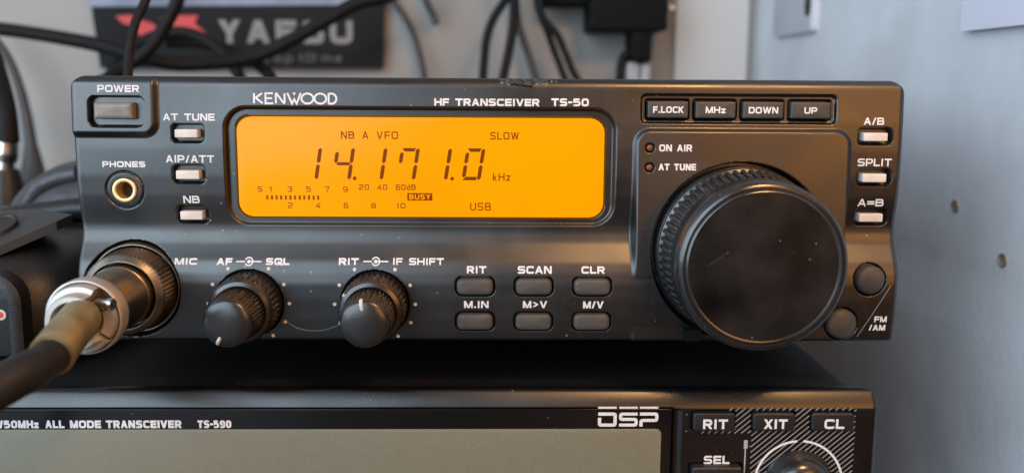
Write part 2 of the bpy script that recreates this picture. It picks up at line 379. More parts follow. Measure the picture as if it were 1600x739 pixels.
# ------------------------------------------------------------------ height-field fronts
def sd(x, z, x0, x1, z0, z1, r):
    qx = np.abs(x-(x0+x1)/2)-(x1-x0)/2+r; qz = np.abs(z-(z0+z1)/2)-(z1-z0)/2+r
    return np.hypot(np.maximum(qx, 0), np.maximum(qz, 0))+np.minimum(np.maximum(qx, qz), 0)-r
def ss(d, wd):
    t = np.clip(.5-d/wd, 0, 1); return t*t*(3-2*t)
def heightfield(name, m, xs, zs, W, yfun, back, parent, label=None):
    X, Z = np.meshgrid(xs, zs); hw = W(Z); cx = (xs[0]+xs[-1])/2; half = (xs[-1]-xs[0])/2
    X = cx+(X-cx)*hw/half; Y = yfun(X, Z); nz_, nx = X.shape
    V = np.stack([X, Y, Z], -1).reshape(-1, 3)
    idx = np.arange(nx*nz_).reshape(nz_, nx)
    F = np.stack([idx[:-1, :-1], idx[:-1, 1:], idx[1:, 1:], idx[1:, :-1]], -1).reshape(-1, 4)
    b = np.concatenate([idx[0, :], idx[1:, -1], idx[-1, -2::-1], idx[-2:0:-1, 0]]); nb = len(b)   # skirt to the back
    VB = V[b].copy(); VB[:, 1] = back; V = np.vstack([V, VB]); base = nx*nz_; j = np.arange(nb); k = (j+1) % nb
    F = np.vstack([F, np.stack([b[k], b[j], base+j, base+k], -1)])
    me = bpy.data.meshes.new(name); me.vertices.add(len(V)); me.vertices.foreach_set('co', ((V-np.array(WORLD[parent.name]))*MM).astype(np.float32).ravel())
    me.loops.add(F.size); me.loops.foreach_set('vertex_index', F.astype(np.int32).ravel())
    me.polygons.add(len(F)); me.polygons.foreach_set('loop_start', (np.arange(len(F))*4).astype(np.int32)); me.update(calc_edges=True); me.validate()
    return finish(name, me, m, parent, label, 60)

PZ = np.array([0, 2, 3.8, 7, 11.4, 15, 17.5, 19.5, 21.7, 23.6, 25.5, 27.3, 29, 31.3, 33.6, 38, 44, 50, 56, 60])
PY = np.array([-2.6, -3.0, -3.3, -3.6, -3.77, -3.72, -3.4, -2.7, -1.4, -.35, .25, .3, .05, -.4, -.75, -1.0, -1.0, -.75, -.3, 0.0])
zf = np.linspace(0, 60, 601); yf_ = np.interp(zf, PZ, PY); kk = np.hanning(25); kk /= kk.sum()
yf_ = np.convolve(np.pad(yf_, 12, 'edge'), kk, 'valid')
def face0(x, z):
    y = np.interp(z, zf, yf_)
    yk = np.interp(z, [2, 17, 48, 60], [-3.4, -3.6, -1.7, -1.2])
    m = ss(sd(x, z, 30.9, 77.4, -10, 48.3, 3.2), 1.2)
    y = y*(1-m)+np.minimum(y, yk)*m
    m = ss(sd(x, z, -95, -71.6, 46.7, 70, 2.6), 1.5)
    y = y-1.0*m
    return y
def fsurf(x, z): return float(face0(np.array(x), np.array(z)))
AFC, RITC, WELL, MIC = (-52.65, 10.57), (-25.37, 10.46), (54.1, 22.1), (-77.7, 13.5)
SLOTS = [(-68.5, -61.7, 45.15, 49.0), (-68.6, -61.8, 36.35, 40.2), (-68.3, -61.7, 27.6, 31.4),
         (79.3, 86.7, 45.4, 48.9), (79.6, 87.0, 36.5, 40.0), (79.8, 87.1, 27.7, 31.2)]
RUB = [(-7.6, .3, 12.7, 16.25), (5.2, 13.05, 12.7, 16.25), (17.9, 25.8, 12.7, 16.25), (-7.6, .3, 4.85, 8.45), (5.2, 13.05, 4.85, 8.45), (17.9, 25.8, 4.85, 8.45)]
KEYS = [(33.45, 42.15), (43.8, 52.4), (54.0, 62.8), (64.4, 73.0)]
BEZ = (-57.2, 26.5, 27.4, 52.6); LCD = (-55.1, 24.4, 29.0, 50.6)
ROUND = [(82.8, 16.1, 3.25), (77.05, 6.25, 3.4)]
def panel_y(x, z):
    y = face0(x, z)
    m = ss(sd(x, z, *BEZ, 4.6), .75); y = y*(1-m)+(.95+.0*z)*m
    m = ss(sd(x, z, LCD[0]-.15, LCD[1]+.15, LCD[2]-.15, LCD[3]+.15, 3.0), .4); y = y+1.6*m
    for a in SLOTS: y = y+2.2*ss(sd(x, z, *a, 1.1), .45)
    m = ss(sd(x, z, -85.4, -73.9, 48.4, 54.8, 1.5), .5); y = y+2.0*m
    m = ss(sd(x, z, 32.1, 74.3, 49.8, 55.8, 1.0), .5); y = y+.9*m
    for a, b in KEYS: y = y+1.6*ss(sd(x, z, a-.35, b+.35, 50.55, 54.75, .5), .35)
    for a in RUB: y = y+1.2*ss(sd(x, z, a[0]-.28, a[1]+.28, a[2]-.28, a[3]+.28, 1.45), .35)
    for a in ROUND: y = y+1.2*ss(np.hypot(x-a[0], z-a[1])-a[2]-.25, .4)
    y = y+4.0*ss(np.hypot(x-WELL[0], z-WELL[1])-19.3, .6)
    y = y+5.0*ss(np.hypot(x-MIC[0], z-MIC[1])-10.2, .6)
    d = np.hypot(x+79.05, z-34.8)
    y = y+.35*ss(np.abs(d-3.95)-.16, .3)+5.0*ss(d-2.5, .4)
    for zz in (44.5, 40.3): y = y+.8*ss(np.hypot(x-33.93, z-zz)-.95, .35)
    for c in (AFC, RITC): y = y+3.0*ss(np.hypot(x-c[0], z-c[1])-7.3, .5)
    # melted chip on the top edge
    n = .6*np.sin(x*2.7)+.5*np.sin(x*5.3+1)+.3*np.sin(x*11+z*6)
    chip = ss(np.hypot((x-7.2)/5.4, (z-59.4)/1.25)-1+.18*n, .5)
    y = y+chip*(1.6+.6*n)-.5*ss(np.abs(np.hypot((x-7.2)/5.4, (z-59.4)/1.25)-1.12+.18*n)-.07, .2)*(z < 59)
    y = y-.35*ss(np.abs(z-58.0+(x-3)*.10)-.12, .25)*ss(np.abs(x-6.0)-2.6, .8)
    # edge rounding
    dt = 59.2-z; r = 2.3; e = np.clip(1-dt/r, 0, 1); y = y+r*(1-np.sqrt(np.clip(1-e*e, 0, 1)))
    ds = 89.5*1.0-np.abs(x); r = 1.5; e = np.clip(1-ds/r, 0, 1); y = y+r*(1-np.sqrt(np.clip(1-e*e, 0, 1)))
    db = z-2.0; r = .9; e = np.clip(1-db/r, 0, 1); y = y+r*(1-np.sqrt(np.clip(1-e*e, 0, 1)))
    return y
def panel_w(z):
    h = np.full_like(z, 89.5); r = 4.0
    e = np.clip(1-(59.2-z)/r, 0, 1); h = h-r*(1-np.sqrt(np.clip(1-e*e, 0, 1)))
    r = 1.8; e = np.clip(1-(z-2)/r, 0, 1); return h-r*(1-np.sqrt(np.clip(1-e*e, 0, 1)))

# ================================================================== the setting
WX = 137.0; WY = 300.0
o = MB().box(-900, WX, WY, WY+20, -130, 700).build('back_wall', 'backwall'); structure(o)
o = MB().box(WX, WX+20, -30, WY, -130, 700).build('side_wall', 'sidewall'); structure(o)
o = MB().box(-900, WX, -560, WY, -140, -112).build('desk_top', 'desk'); structure(o)

# ================================================================== upper transceiver
T = thing('radio_transceiver', 'black compact radio with glowing orange frequency display and large tuning knob, on the lower radio', 'radio', (0, 60, -7))
fp = heightfield('front_panel', 'panel', np.arange(-89.5, 89.51, .175), np.arange(2.0, 59.21, .175), panel_w, panel_y, 9.0, T)
mb = MB()
mb.loft([[(x, 8.5, z) for x, z in rrect(-87.5, 87.5, 3.2, 57.6, 2.5)], [(x, 215, z) for x, z in rrect(-87.5, 87.5, 3.2, 57.6, 2.5)]])
case = mb.build('case', 'case', T)
for sx in (-70, 70):
    for sy in (50, 190):
        f = MB(); ring = lambda r, z: [(sx+r*math.cos(a), sy+r*math.sin(a), z) for a in [2*math.pi*i/24 for i in range(24)]]
        f.loft([ring(6.0, -7.0), ring(7.0, -6.4), ring(7.5, 3.4)]); f.build('foot', 'black', T)

# display
lc = MB(); lc.pill(*LCD, 3.1, 2.3, .80, .12); disp = lc.build('display', 'lcd', T)
flat = lambda x, z: .80
SEG = {'1': 'bc', '4': 'bcfg', '7': 'abcf', '0': 'abcdef'}
def seg_digit(ch, xr):
    mb = MB(); zb, zt, wd, t = 37.05, 44.1, 3.35, .82; zm = (zb+zt)/2; g = .10
    S = lambda x, z: (x+(z-zm)*.162, z)
    R, Lf = xr, xr-wd
    def vert(x, z0, z1): return [S(x-t/2, z0+t*.45), S(x, z0), S(x+t/2, z0+t*.45), S(x+t/2, z1-t*.45), S(x, z1), S(x-t/2, z1-t*.45)]
    def hor(z): return [S(Lf+t*.15, z), S(Lf+t*.55, z-t*.42), S(R-t*.55, z-t*.42), S(R-t*.15, z), S(R-t*.55, z+t*.42), S(Lf+t*.55, z+t*.42)]
    for s in SEG[ch]:
        if s == 'b': p = vert(R, zm+g, zt-g)
        if s == 'c': p = vert(R, zb+g, zm-g)
        if s == 'f': p = vert(Lf, zm+g, zt-g-(.8 if ch != '1' else 0))
        if s == 'e': p = vert(Lf, zb+g+.5, zm-g)
        if s == 'a': p = [S(Lf-.1, zt-.05), S(R-.45, zt-.05), S(R-.72, zt-t), S(Lf+.55, zt-t)]
        if s == 'd': p = [S(Lf+.45, zb+t), S(R-.55, zb+t), S(R-.45, zb+.05), S(Lf-.25, zb+.05)]
        if s == 'g': p = hor(zm)
        poly(mb, p, flat, .05)
    mb.build('digit', 'seg', disp)
for ch, xr in zip('141710', (-37.7, -30.6, -23.6, -16.6, -9.6, -2.4)): seg_digit(ch, xr)
for x in (-29.9, -8.7):
    mb = MB(); disc(mb, x, 37.42, .42, flat, .05); mb.build('decimal_point', 'seg', disp)
def lcdtext(s, x0, x1, z0, z1, t=.27, m='segthin', gap=.26):
    mb = MB(); text(mb, s, x0, x1, z0, z1, t, flat, gap, .22); mb.build('legend', m, disp)
for a in (('NB', -32.7, -29.8, 45.95, 47.6), ('A', -28.1, -26.75, 45.95, 47.6), ('VFO', -25.0, -20.35, 45.95, 47.6), ('SLOW', -.45, 5.8, 45.95, 47.6),
          ('kHz', .15, 4.0, 37.0, 38.7), ('USB', -4.8, -.25, 30.45, 32.2)): lcdtext(*a)
for s, x in zip('S13579', (-50.5, -48.1, -44.0, -39.95, -35.9, -31.95)):
    hw = .3 if s == '1' else .52; lcdtext(s, x-hw, x+hw, 34.4, 35.6, .21)
lcdtext('20', -29.0, -26.8, 34.9, 36.1, .21); lcdtext('40', -25.05, -22.85, 34.9, 36.1, .21); lcdtext('60dB', -21.0, -16.65, 34.9, 36.15, .21)
for s, x in (('2', -44), ('4', -37.95), ('6', -31.9), ('8', -25.9)): lcdtext(s, x-.52, x+.52, 30.85, 32.05, .21)
lcdtext('10', -20.85, -18.95, 30.85, 32.05, .21)
for i in range(12):
    mb = MB(); x = -48.95+i*1.004; poly(mb, [(x-.22, 32.68), (x+.22, 32.68), (x+.22, 33.66), (x-.22, 33.66)], flat, .05); mb.build('meter_bar', 'seg' if i % 2 else 'segthin', disp)
mb = MB(); poly(mb, [(-18.5, 32.6), (-13.05, 32.6), (-13.05, 34.25), (-18.5, 34.25)], flat, .05); bz = mb.build('busy_flag', 'seg', disp)
mb = MB(); text(mb, 'BUSY', -18.1, -13.45, 32.85, 34.0, .26, lambda x, z: .74, .25, .2)
for_b = mb.build('busy_legend', 'lcd', disp)

# printed lettering on the panel
def caption(s, x0, x1, z0, z1, t=.30, parent=None, yf=fsurf, m='print', gap=.2, name='caption', label=None):
    mb = MB(); text(mb, s, x0, x1, z0, z1, t, yf, gap); return mb.build(name, m, parent or fp, label or 'white caption reading '+s)
for a in (('POWER', -83.44, -74.65, 55.65, 57.13), ('AT TUNE', -70.17, -59.19, 49.74, 51.23), ('AIP/ATT', -69.91, -59.62, 40.80, 42.40), ('NB', -66.69, -63.19, 32.02, 33.63),
          ('PHONES', -83.43, -74.32, 39.77, 41.03), ('ON AIR', 35.92, 43.04, 43.79, 45.26), ('AT TUNE', 35.86, 43.97, 39.74, 41.15), ('A/B', 80.35, 84.82, 49.66, 51.21),
          ('SPLIT', 79.48, 86.92, 40.74, 42.38), ('A=B', 80.19, 85.92, 31.89, 33.53), ('FM', 84.38, 87.15, 6.58, 7.90), ('/AM', 83.36, 87.0, 4.65, 5.98),
          ('MIC', -68.54, -63.73, 18.94, 20.28), ('AF', -59.53, -56.16, 18.89, 20.3), ('SQL', -48.93, -43.82, 18.92, 20.33), ('RIT', -33.18, -28.89, 18.96, 20.37),
          ('IF SHIFT', -21.55, -10.44, 19.0, 20.4), ('RIT', -5.42, -1.18, 17.29, 18.81), ('SCAN', 5.64, 13.03, 17.25, 18.84), ('CLR', 19.52, 24.62, 17.28, 18.81),
          ('M.IN', -6.04, -.67, 9.66, 11.24), ('M>V', 6.8, 12.11, 9.68, 11.26), ('M/V', 19.95, 24.44, 9.63, 11.21)):
    caption(*a, t=.385 if 17 < a[3] < 19 or 9 < a[3] < 12 else .325, gap=.13)
mb = MB(); text(mb, 'HF TRANSCEIVER', -12.43, 10.12, 53.19, 54.75, .40, fsurf, .11); mb.build('model_lettering', 'print', fp, 'white lettering reading HF TRANSCEIVER')
mb = MB(); text(mb, 'TS-50', 12.66, 20.71, 53.25, 54.9, .41, fsurf, .13); mb.build('model_lettering', 'print', fp, 'white lettering with the type number')
mb = MB()                                              # maker's name, thin humanist capitals
KX0, KX1, KZ0, KZ1, KT = -50.98, -33.1, 53.27, 55.79, .40
def kl(pts, cl=0): LIFT[0] = (LIFT[0]+1) % 7; ribbon(mb, pts, cl, KT, fsurf, .035+.004*LIFT[0])
def ell(x0, x1, z0, z1): return [((x0+x1)/2+(x1-x0)/2*math.cos(a), (z0+z1)/2+(z1-z0)/2*math.sin(a)) for a in [2*math.pi*i/28 for i in range(28)]]
zb, zt = KZ0+KT/2, KZ1-KT/2
kl([(-50.78, zb), (-50.78, zt)]); kl([(-49.05, zt), (-50.5, 54.62)]); kl([(-50.4, 54.6), (-48.95, zb)])
kl([(-46.75, zt), (-48.35, zt), (-48.35, zb), (-46.7, zb)]); kl([(-48.35, 54.55), (-46.95, 54.55)])
kl([(-46.15, zb), (-46.15, zt)]); kl([(-46.1, zt+.1), (-44.35, zb-.1)]); kl([(-44.3, zb), (-44.3, zt)])
kl([(-43.7, zt+.1), (-42.75, zb-.02), (-42.25, 54.35), (-41.75, zb-.02), (-40.85, zt+.1)])
poly(mb, [(-42.62, 55.75), (-42.25, 55.1), (-41.88, 55.75)], fsurf, .04)
kl(ell(-40.7, -38.2, zb, zt), 1); kl(ell(-37.95, -35.45, zb, zt), 1)
kl([(-34.95, zb), (-34.95, zt)]); kl([(-34.95, zt), (-34.3, zt)]+[(-34.3+1.0*math.sin(a), (zb+zt)/2+(zt-zb)/2*math.cos(a)) for a in [math.pi*i/14 for i in range(1, 14)]]+[(-34.3, zb), (-34.95, zb)])
mb.build('brand_lettering', 'print', fp, "white maker's name in thin capitals")
for cx, kz in ((-52.6, 19.62), (-25.2, 19.69)):
    mb = MB(); disc(mb, cx, kz, .38, fsurf, .05); ribbon(mb, arc(cx, kz, .82, -155, 155), 0, .26, fsurf, .04)
    ribbon(mb, [(cx-2.7, kz), (cx-.82, kz)], 0, .26, fsurf, .045); ribbon(mb, [(cx+.35, kz), (cx+2.7, kz)], 0, .26, fsurf, .05); mb.build('knob_symbol', 'print', fp)
for c in (AFC, RITC):
    mb = MB()
    for a in (0, 29, 60, 120, 151, 180, 209, -28, -56, -124): disc(mb, c[0]+8.75*math.cos(math.radians(a)), c[1]+8.75*math.sin(math.radians(a)), .40, fsurf, .04)
    mb.build('dial_dots', 'dots', fp)
mb = MB(); ribbon(mb, [(87.45, 14.75), (80.9, 3.2)], 0, .11, fsurf, .05); mb.build('print_or_glint_line', 'printdim', fp)  # grey line painted for the light edge of a step left unmodelled

# push buttons, keys
W_ = [(-67.6, -62.75, 46.15, 47.9), (-67.7, -62.75, 37.3, 39.15), (-67.5, -62.7, 28.4, 30.25), (80.35, 85.5, 46.2, 47.95), (80.55, 85.75, 37.3, 39.1), (80.7, 85.95, 28.45, 30.25)]
for a in W_:
    y = fsurf((a[0]+a[1])/2, (a[2]+a[3])/2); MB().pill(*a, .22, y+2.4, y-.75, .2).build('push_button', 'white', T)
MB().pill(-84.3, -76.1, 50.0, 53.5, .3, 1.2, -2.1, .9).build('power_button', 'rocker', T)
for (a, b), s, c in zip(KEYS, ('F.LOCK', 'MHz', 'DOWN', 'UP'), ((34.5, 41.15), (45.85, 50.15), (55.15, 61.55), (67.2, 70.0))):
    k = MB().pill(a, b, 50.9, 54.4, .25, 1.8, -.85, .3, .12).build('key', 'key', T)
    caption(s, c[0], c[1], 51.95, 53.35, .32, k, lambda x, z: -.98, name='key_legend', gap=.13)
for a in RUB:
    y = fsurf((a[0]+a[1])/2, (a[2]+a[3])/2); MB().pill(*a, 1.25, y+1.3, y-1.15, .7, .12).build('rubber_button', 'rubber', T)
for a in ROUND:
    y = fsurf(a[0], a[1]); MB().lathe([(a[2]*.98, y+1.4), (a[2]*.98, y-.35), (a[2]*.92, y-.75), (a[2]*.78, y-1.1), (a[2]*.5, y-1.38), (a[2]*.2, y-1.5), (.02, y-1.52)], a[0], a[1], 40, None, True, True).build('round_button', 'rubber', T)
for zz in (44.5, 40.3):
    y = fsurf(33.93, zz); MB().lathe([(.70, y+.9), (.70, y+.05), (.55, y-.14), (.3, y-.22), (.02, y-.25)], 33.93, zz, 20, None, True, True).build('indicator_lamp', 'led', T)
j = MB().lathe([(2.5, 3), (2.66, -.95), (2.58, -1.12), (2.45, -1.2), (1.95, -1.2), (1.82, -1.1), (1.75, -.8), (1.7, 3.0)], -79.05, 34.8, 40).build('headphone_jack', 'brass', T)
MB().lathe([(1.69, 2.4), (1.5, 2.5), (.02, 3.1)], -79.05, 34.8, 24, None, False, True).build('jack_hole', 'hole', j)
sk = MB().lathe([(9.9, 1.2), (9.9, -1.6), (9.7, -1.9), (9.45, -1.9), (9.3, -1.4), (9.3, 1.2)], *MIC, 64).build('mic_socket', 'lipmetal', T)
MB().box(42.0, 45.6, -6.5, -1.0, 3.0, 5.4).build('brake_lever', 'flatblack', T)

# knobs
def ribs(n, depth, lo, hi, sq=.55):
    def f(k, a, r):
        if not lo <= k <= hi: return r
        s = math.sin(a*n); return r+depth*(1 if s > sq else (-1 if s < -sq else s/sq))*.5
    return f
tk = MB().lathe([(17.6, .4), (18.5, .2), (18.6, -3.6), (18.4, -4.2), (18.1, -4.5)], *WELL, 128, None, True, True).build('tuning_knob', 'knob', T)
pr = [(17.7, -4.4), (18.05, -4.5), (18.0, -5.4), (17.75, -5.45), (16.95, -13.6), (17.2, -13.7), (17.1, -14.2), (16.7, -14.2)]
mb = MB(); mb.lathe([(17.2, -4.0), (18.35, -4.6), (18.25, -5.2), (17.6, -5.6), (16.7, -13.6), (16.2, -13.9)], *WELL, 128)
for i in range(66):                                     # blunt grip ribs
    a = 2*math.pi*i/66; ca, sa = math.cos(a), math.sin(a); rings = []
    for (r, y, hw, h) in ((17.0, -5.3, .40, .5), (17.5, -5.6, .52, .70), (17.2, -8.5, .52, .72), (16.95, -11.5, .52, .72), (16.7, -13.1, .48, .62), (16.4, -13.7, .3, .3)):
        ring = []
        for u, v in ((-hw, -.3), (-hw, h*.6), (-hw*.55, h), (hw*.55, h), (hw, h*.6), (hw, -.3)):
            rr = r+v; ring.append((WELL[0]+rr*ca-u*sa, y, WELL[1]+rr*sa+u*ca))
        rings.append(ring)
    mb.loft(rings)
mb.build('grip_ring', 'knob', tk)
MB().lathe([(16.42, -13.2), (17.19, -13.5), (17.29, -14.0), (17.09, -16.6), (17.32, -17.0), (17.32, -17.4), (17.54, -17.8), (17.38, -20.0), (17.06, -20.9), (16.59, -21.4), (16.12, -21.55),
            (15.96, -21.35), (15.75, -21.35), (15.54, -21.75), (15.23, -21.9), (14.91, -21.8)], *WELL, 160, None, False, False).build('rim', 'knob', tk)
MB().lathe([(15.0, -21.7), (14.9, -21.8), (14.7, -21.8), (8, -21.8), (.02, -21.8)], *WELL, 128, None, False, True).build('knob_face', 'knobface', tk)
mb = MB(); kf = lambda x, z: -21.8
ribbon(mb, [at(1106, 415, -21.8)[[0, 2]], at(1136, 396, -21.8)[[0, 2]]], 0, .08, kf, .03); disc(mb, *at(1137, 395, -21.8)[[0, 2]], .2, kf, .03); disc(mb, *at(1265, 405, -21.8)[[0, 2]], .25, kf, .03)
mb.build('scratch', 'scuff', tk)
def dual_knob(c, ang):
    k = MB().lathe([(7.1, 0), (7.1, -3.6), (6.95, -4.2), (6.95, -4.4), (6.75, -10.2), (6.5, -10.5)], c[0], c[1], 180, ribs(36, .36, 2, 4)).build('control_knob', 'smallknob', T)
    MB().lathe([(6.3, -10.2), (6.75, -10.4), (6.85, -10.8), (6.75, -11.5), (6.45, -12.0), (5.7, -12.25), (5.4, -12.1), (5.3, -11.0)], c[0], c[1], 90).build('collar', 'knob', k)
    MB().lathe([(5.1, -11.0), (5.25, -12.6), (5.2, -13.0), (5.0, -20.0), (4.85, -20.4)], c[0], c[1], 180, ribs(40, .30, 1, 3)).build('inner_knob', 'smallknob', k)
    MB().lathe([(4.75, -20.1), (5.0, -20.45), (4.98, -20.8), (4.75, -21.3), (4.3, -21.6), (3, -21.85), (1.5, -21.95), (.02, -22.0)], c[0], c[1], 72, None, False, True).build('cap', 'smallknob', k)
    a = math.radians(ang); d = np.array([math.cos(a), math.sin(a)]); q = np.array([-d[1], d[0]]); mb = MB(); rings = []
    for r, y in ((2.9, -21.75), (3.6, -21.85), (4.35, -21.72), (4.8, -21.3), (5.0, -20.6)):
        p = np.array(c)+d*r; rings.append([(p[0]+q[0]*.33, y, p[1]+q[1]*.33), (p[0], y-.22, p[1]), (p[0]-q[0]*.33, y, p[1]-q[1]*.33), (p[0], y+.5, p[1])])
    mb.loft(rings).build('pointer', 'white', k)
    return k
dual_knob(AFC, 244); k2 = dual_knob(RITC, 98)
a = math.radians(146); p = np.array(RITC)+6.6*np.array([math.cos(a), math.sin(a)]); MB().pill(p[0]-.3, p[0]+.3, p[1]-.3, p[1]+.3, .28, -10.5, -12.0, .15).build('collar_mark', 'white', k2)

# ================================================================== microphone plug and cable
P = thing('microphone_plug', 'metal multi-pin plug screwed into the left socket, taped sleeve and thick black cable', 'plug', (MIC[0], -4, MIC[1]))
def knurl(k, a, r): return r+(.16*math.sin(a*58+k*1.57*2) if 1 <= k <= 11 else 0)
def knurled(r0, r1, y0, y1, na, ny):
    rings = []
    for k in range(ny+1):
        y = y0+(y1-y0)*k/ny; r = r0+(r1-r0)*k/ny; ring = []
        for i in range(na*2):
            a = -2*math.pi*(i+(k % 2))/(na*2); rr = r+(.13 if i % 2 else -.13); ring.append((MIC[0]+rr*math.cos(a), y, MIC[1]+rr*math.sin(a)))
        rings.append(ring)
    return rings
cr = MB().loft(knurled(8.95, 8.5, -1.5, -8.2, 62, 14), False, False).build('coupling_ring', 'knurl', P, None, 20)
MB().lathe([(7.9, -7.6)]+[(8.55, -7.9), (8.70, -8.15), (8.62, -8.5), (8.35, -8.8), (7.60, -9.55), (7.45, -9.7), (7.2, -9.7), (7.08, -9.4), (7.0, -6.5), (6.0, -6.4)], *MIC, 180,
           lambda k, a, r: r+(.10*math.sin(a*60) if k in (1, 2, 3) else 0)).build('ring_lip', 'lipmetal', cr)
MB().lathe([(6.9, -4.5), (6.6, -10), (6.55, -11.4), (6.35, -11.6), (6.35, -19), (6.2, -19.4), (6.2, -26)], *MIC, 72, None, True, True).build('barrel', 'barrel', P)
cup = MB().lathe([(6.2, -22.8), (6.5, -23.0), (6.8, -23.6), (7.2, -24.8), (7.35, -25.6), (7.35, -28.0), (7.2, -28.5), (6.95, -28.6), (6.75, -28.3), (6.7, -24.5), (4.0, -24.2)], *MIC, 96).build('end_cap', 'clamp', P)
def sector(prof, a0, a1, n=32):
    return MB().loft([[(MIC[0]+r*math.cos(math.radians(a0+(a1-a0)*i/n)), y, MIC[1]+r*math.sin(math.radians(a0+(a1-a0)*i/n))) for r, y in prof] for i in range(n+1)])
sector([(3.9, -24.5), (6.62, -24.5), (6.62, -29.9), (6.35, -30.4), (5.45, -30.6), (5.35, -32.8), (5.1, -33.4), (4.2, -33.45), (3.9, -33.0)], 62, 318).build('cable_clamp', 'clamp', cup)
sector([(3.9, -24.5), (6.4, -24.5), (6.4, -28.9), (6.1, -29.4), (4.3, -29.6), (3.9, -29.2)], 324, 378).build('cable_clamp', 'clamp', cup)
mb = MB(); sc_ = np.array([MIC[0]+4.6, -29.3, MIC[1]+3.1]); mb.tube([sc_+np.array([-1.6, .6, .1]), sc_, sc_+np.array([.9, -.3, -.1])], [.8, .8, .8], 16); mb.tube([sc_+np.array([.8, -.27, -.09]), sc_+np.array([1.2, -.4, -.13]), sc_+np.array([1.7, -.56, -.18])], [1.15, 1.2, 1.05], 18); mb.build('clamp_screw', 'nickel', cup)
C0 = np.array([MIC[0], -24.0, MIC[1]])
s1, s2, s3 = at(124, 500, -34), at(104, 524, -42), at(80, 556, -49)
MB().tube([C0, C0+np.array([0, -6, 0]), s1, s2, s3], [3.5, 3.6, 3.75, 3.7, 3.8], 20, 8).build('cable_sleeve', 'sleeve', P)
c1, c2, c3 = at(46, 580, -57), at(-14, 613, -68), np.array([-122, -92, -16])
MB().tube([s2, s3, c1, c2, c3, (-150, -110, -60), (-200, -90, -100), (-300, -60, -108)], 3.2, 20, 8).build('cable', 'plugcable', P)

# a hair lying between the two small knobs
mb = MB(); mb.tube([(-44.3, fsurf(-44.3, 6.2)-.1, 6.2), (-42.0, fsurf(-42, 5.0)-.25, 5.0), (-39.2, fsurf(-39.2, 4.5)-.3, 4.5), (-36.5, fsurf(-36.5, 4.7)-.25, 4.7), (-33.2, fsurf(-33.2, 5.8)-.1, 5.8)], .05, 5)
tag(mb.build('hair_strand', 'fibre'), 'thin pale hair lying across the panel between the two small knobs', 'hair')

# ================================================================== lower transceiver
B = thing('radio_transceiver', 'wider dark radio underneath, unlit greenish display and hatched button area', 'radio', (-50, 60, -112))
def low_y(x, z):
    y = np.full_like(x, -8.0)
    d = -8.0-z; e = np.clip(1-d/3.7, 0, 1); y = y+1.35*e+.75*e*e+.5*np.clip((e-.86)/.14, 0, 1)**2
    for xe in (85.2, -185.2):
        ds = np.abs(xe-x); e = np.clip(1-ds/1.6, 0, 1); y = y+1.6*(1-np.sqrt(np.clip(1-e*e, 0, 1)))
    y = y+.8*ss(sd(x, z, -178, 39.7, -70, -11.55, .6), .4)
    y = y+.5*ss(sd(x, z, 39.9, 41.3, -110, -11.9, .4), .3)
    for a, b in ((44.0, 53.1), (57.1, 66.2), (70.0, 79.2)): y = y+1.0*ss(sd(x, z, a-.2, b+.2, -16.65, -12.3, .7), .3)
    y = y+1.0*ss(sd(x, z, 43.6, 55.2, -34, -24.2, .7), .3)
    return y
def low_w(z):
    h = np.full_like(z, 135.2); r = 2.6; e = np.clip(1-(-8.0-z)/r, 0, 1); return h-r*(1-np.sqrt(np.clip(1-e*e, 0, 1)))
zs = np.concatenate([np.arange(-104, -34, 3.0), np.arange(-34, -7.99, .2)])
zs[-1] = -8.0
lf = heightfield('front_panel', 'bezel2', np.arange(-185.2, 85.21, .3), zs, low_w, low_y, -3.6, B)
MB().loft([[(x, -4.2, z) for x, z in rrect(-183.4, 83.4, -104, -9.3, 4.5, 8)], [(x, 290, z) for x, z in rrect(-183.4, 83.4, -104, -9.3, 4.5, 8)]]).build('case', 'lowcase', B)
for sx in (-165, 65):
    for sy in (20, 265):
        f = MB(); ring = lambda r, z: [(sx+r*math.cos(a), sy+r*math.sin(a), z) for a in [2*math.pi*i/20 for i in range(20)]]
        f.loft([ring(8, -112), ring(9, -111), ring(9, -103.8)]); f.build('foot', 'black', B)
wn = MB().pill(-177.7, 39.4, -69.7, -11.8, .5, -6.9, -8.05, .12).build('display_window', 'glass', B)
wf = lambda x, z: -8.05
MB().pill(-165, 37.2, -60, -16.3, 1.2, -7.9, -8.12, .05).build('screen', 'lcd2', wn)
for s, x0, x1 in (('F', -108.2, -106.3), ('/50MHz', -106.0, -97.6), ('ALL', -96.2, -92.1), ('MODE', -90.9, -84.25), ('TRANSCEIVER', -83.2, -67.0), ('TS-590', -63.55, -56.3)):
    mb = MB(); text(mb, s, x0, x1, -15.98, -14.25, .46, wf, .11); mb.build('model_lettering', 'print', wn, 'white lettering on the black window edge')
mb = MB()                                               # digital signal emblem: slit block letters
zt, zb = -12.25, -15.75; zc = -12.0
def sb(pts, t, cl=0, r=.35): LIFT[0] = (LIFT[0]+1) % 7; ribbon(mb, fillet(pts, cl, r), cl, t, wf, .035+.004*LIFT[0])
for i, x in enumerate((23.3, 27.9, 32.4)):
    W = 4.0
    sb([(x-.05, -11.45), (x+W, -11.45)], .42)
    if i == 0: sb([(x, -12.9), (x+W-.3, -12.9), (x+W-.3, -15.4), (x+.3, -15.4), (x+.3, -13.75)], .72)
    if i == 1: sb([(x+W, -12.9), (x+.3, -12.9), (x+.3, -14.1), (x+W-.3, -14.1), (x+W-.3, -15.4), (x, -15.4)], .68)
    if i == 2: sb([(x+.3, -15.75), (x+.3, -14.35), (x+W-.3, -14.35), (x+W-.3, -12.9), (x, -12.9)], .70)
mb.build('emblem', 'print', wn, 'white slit block letters reading DSP')
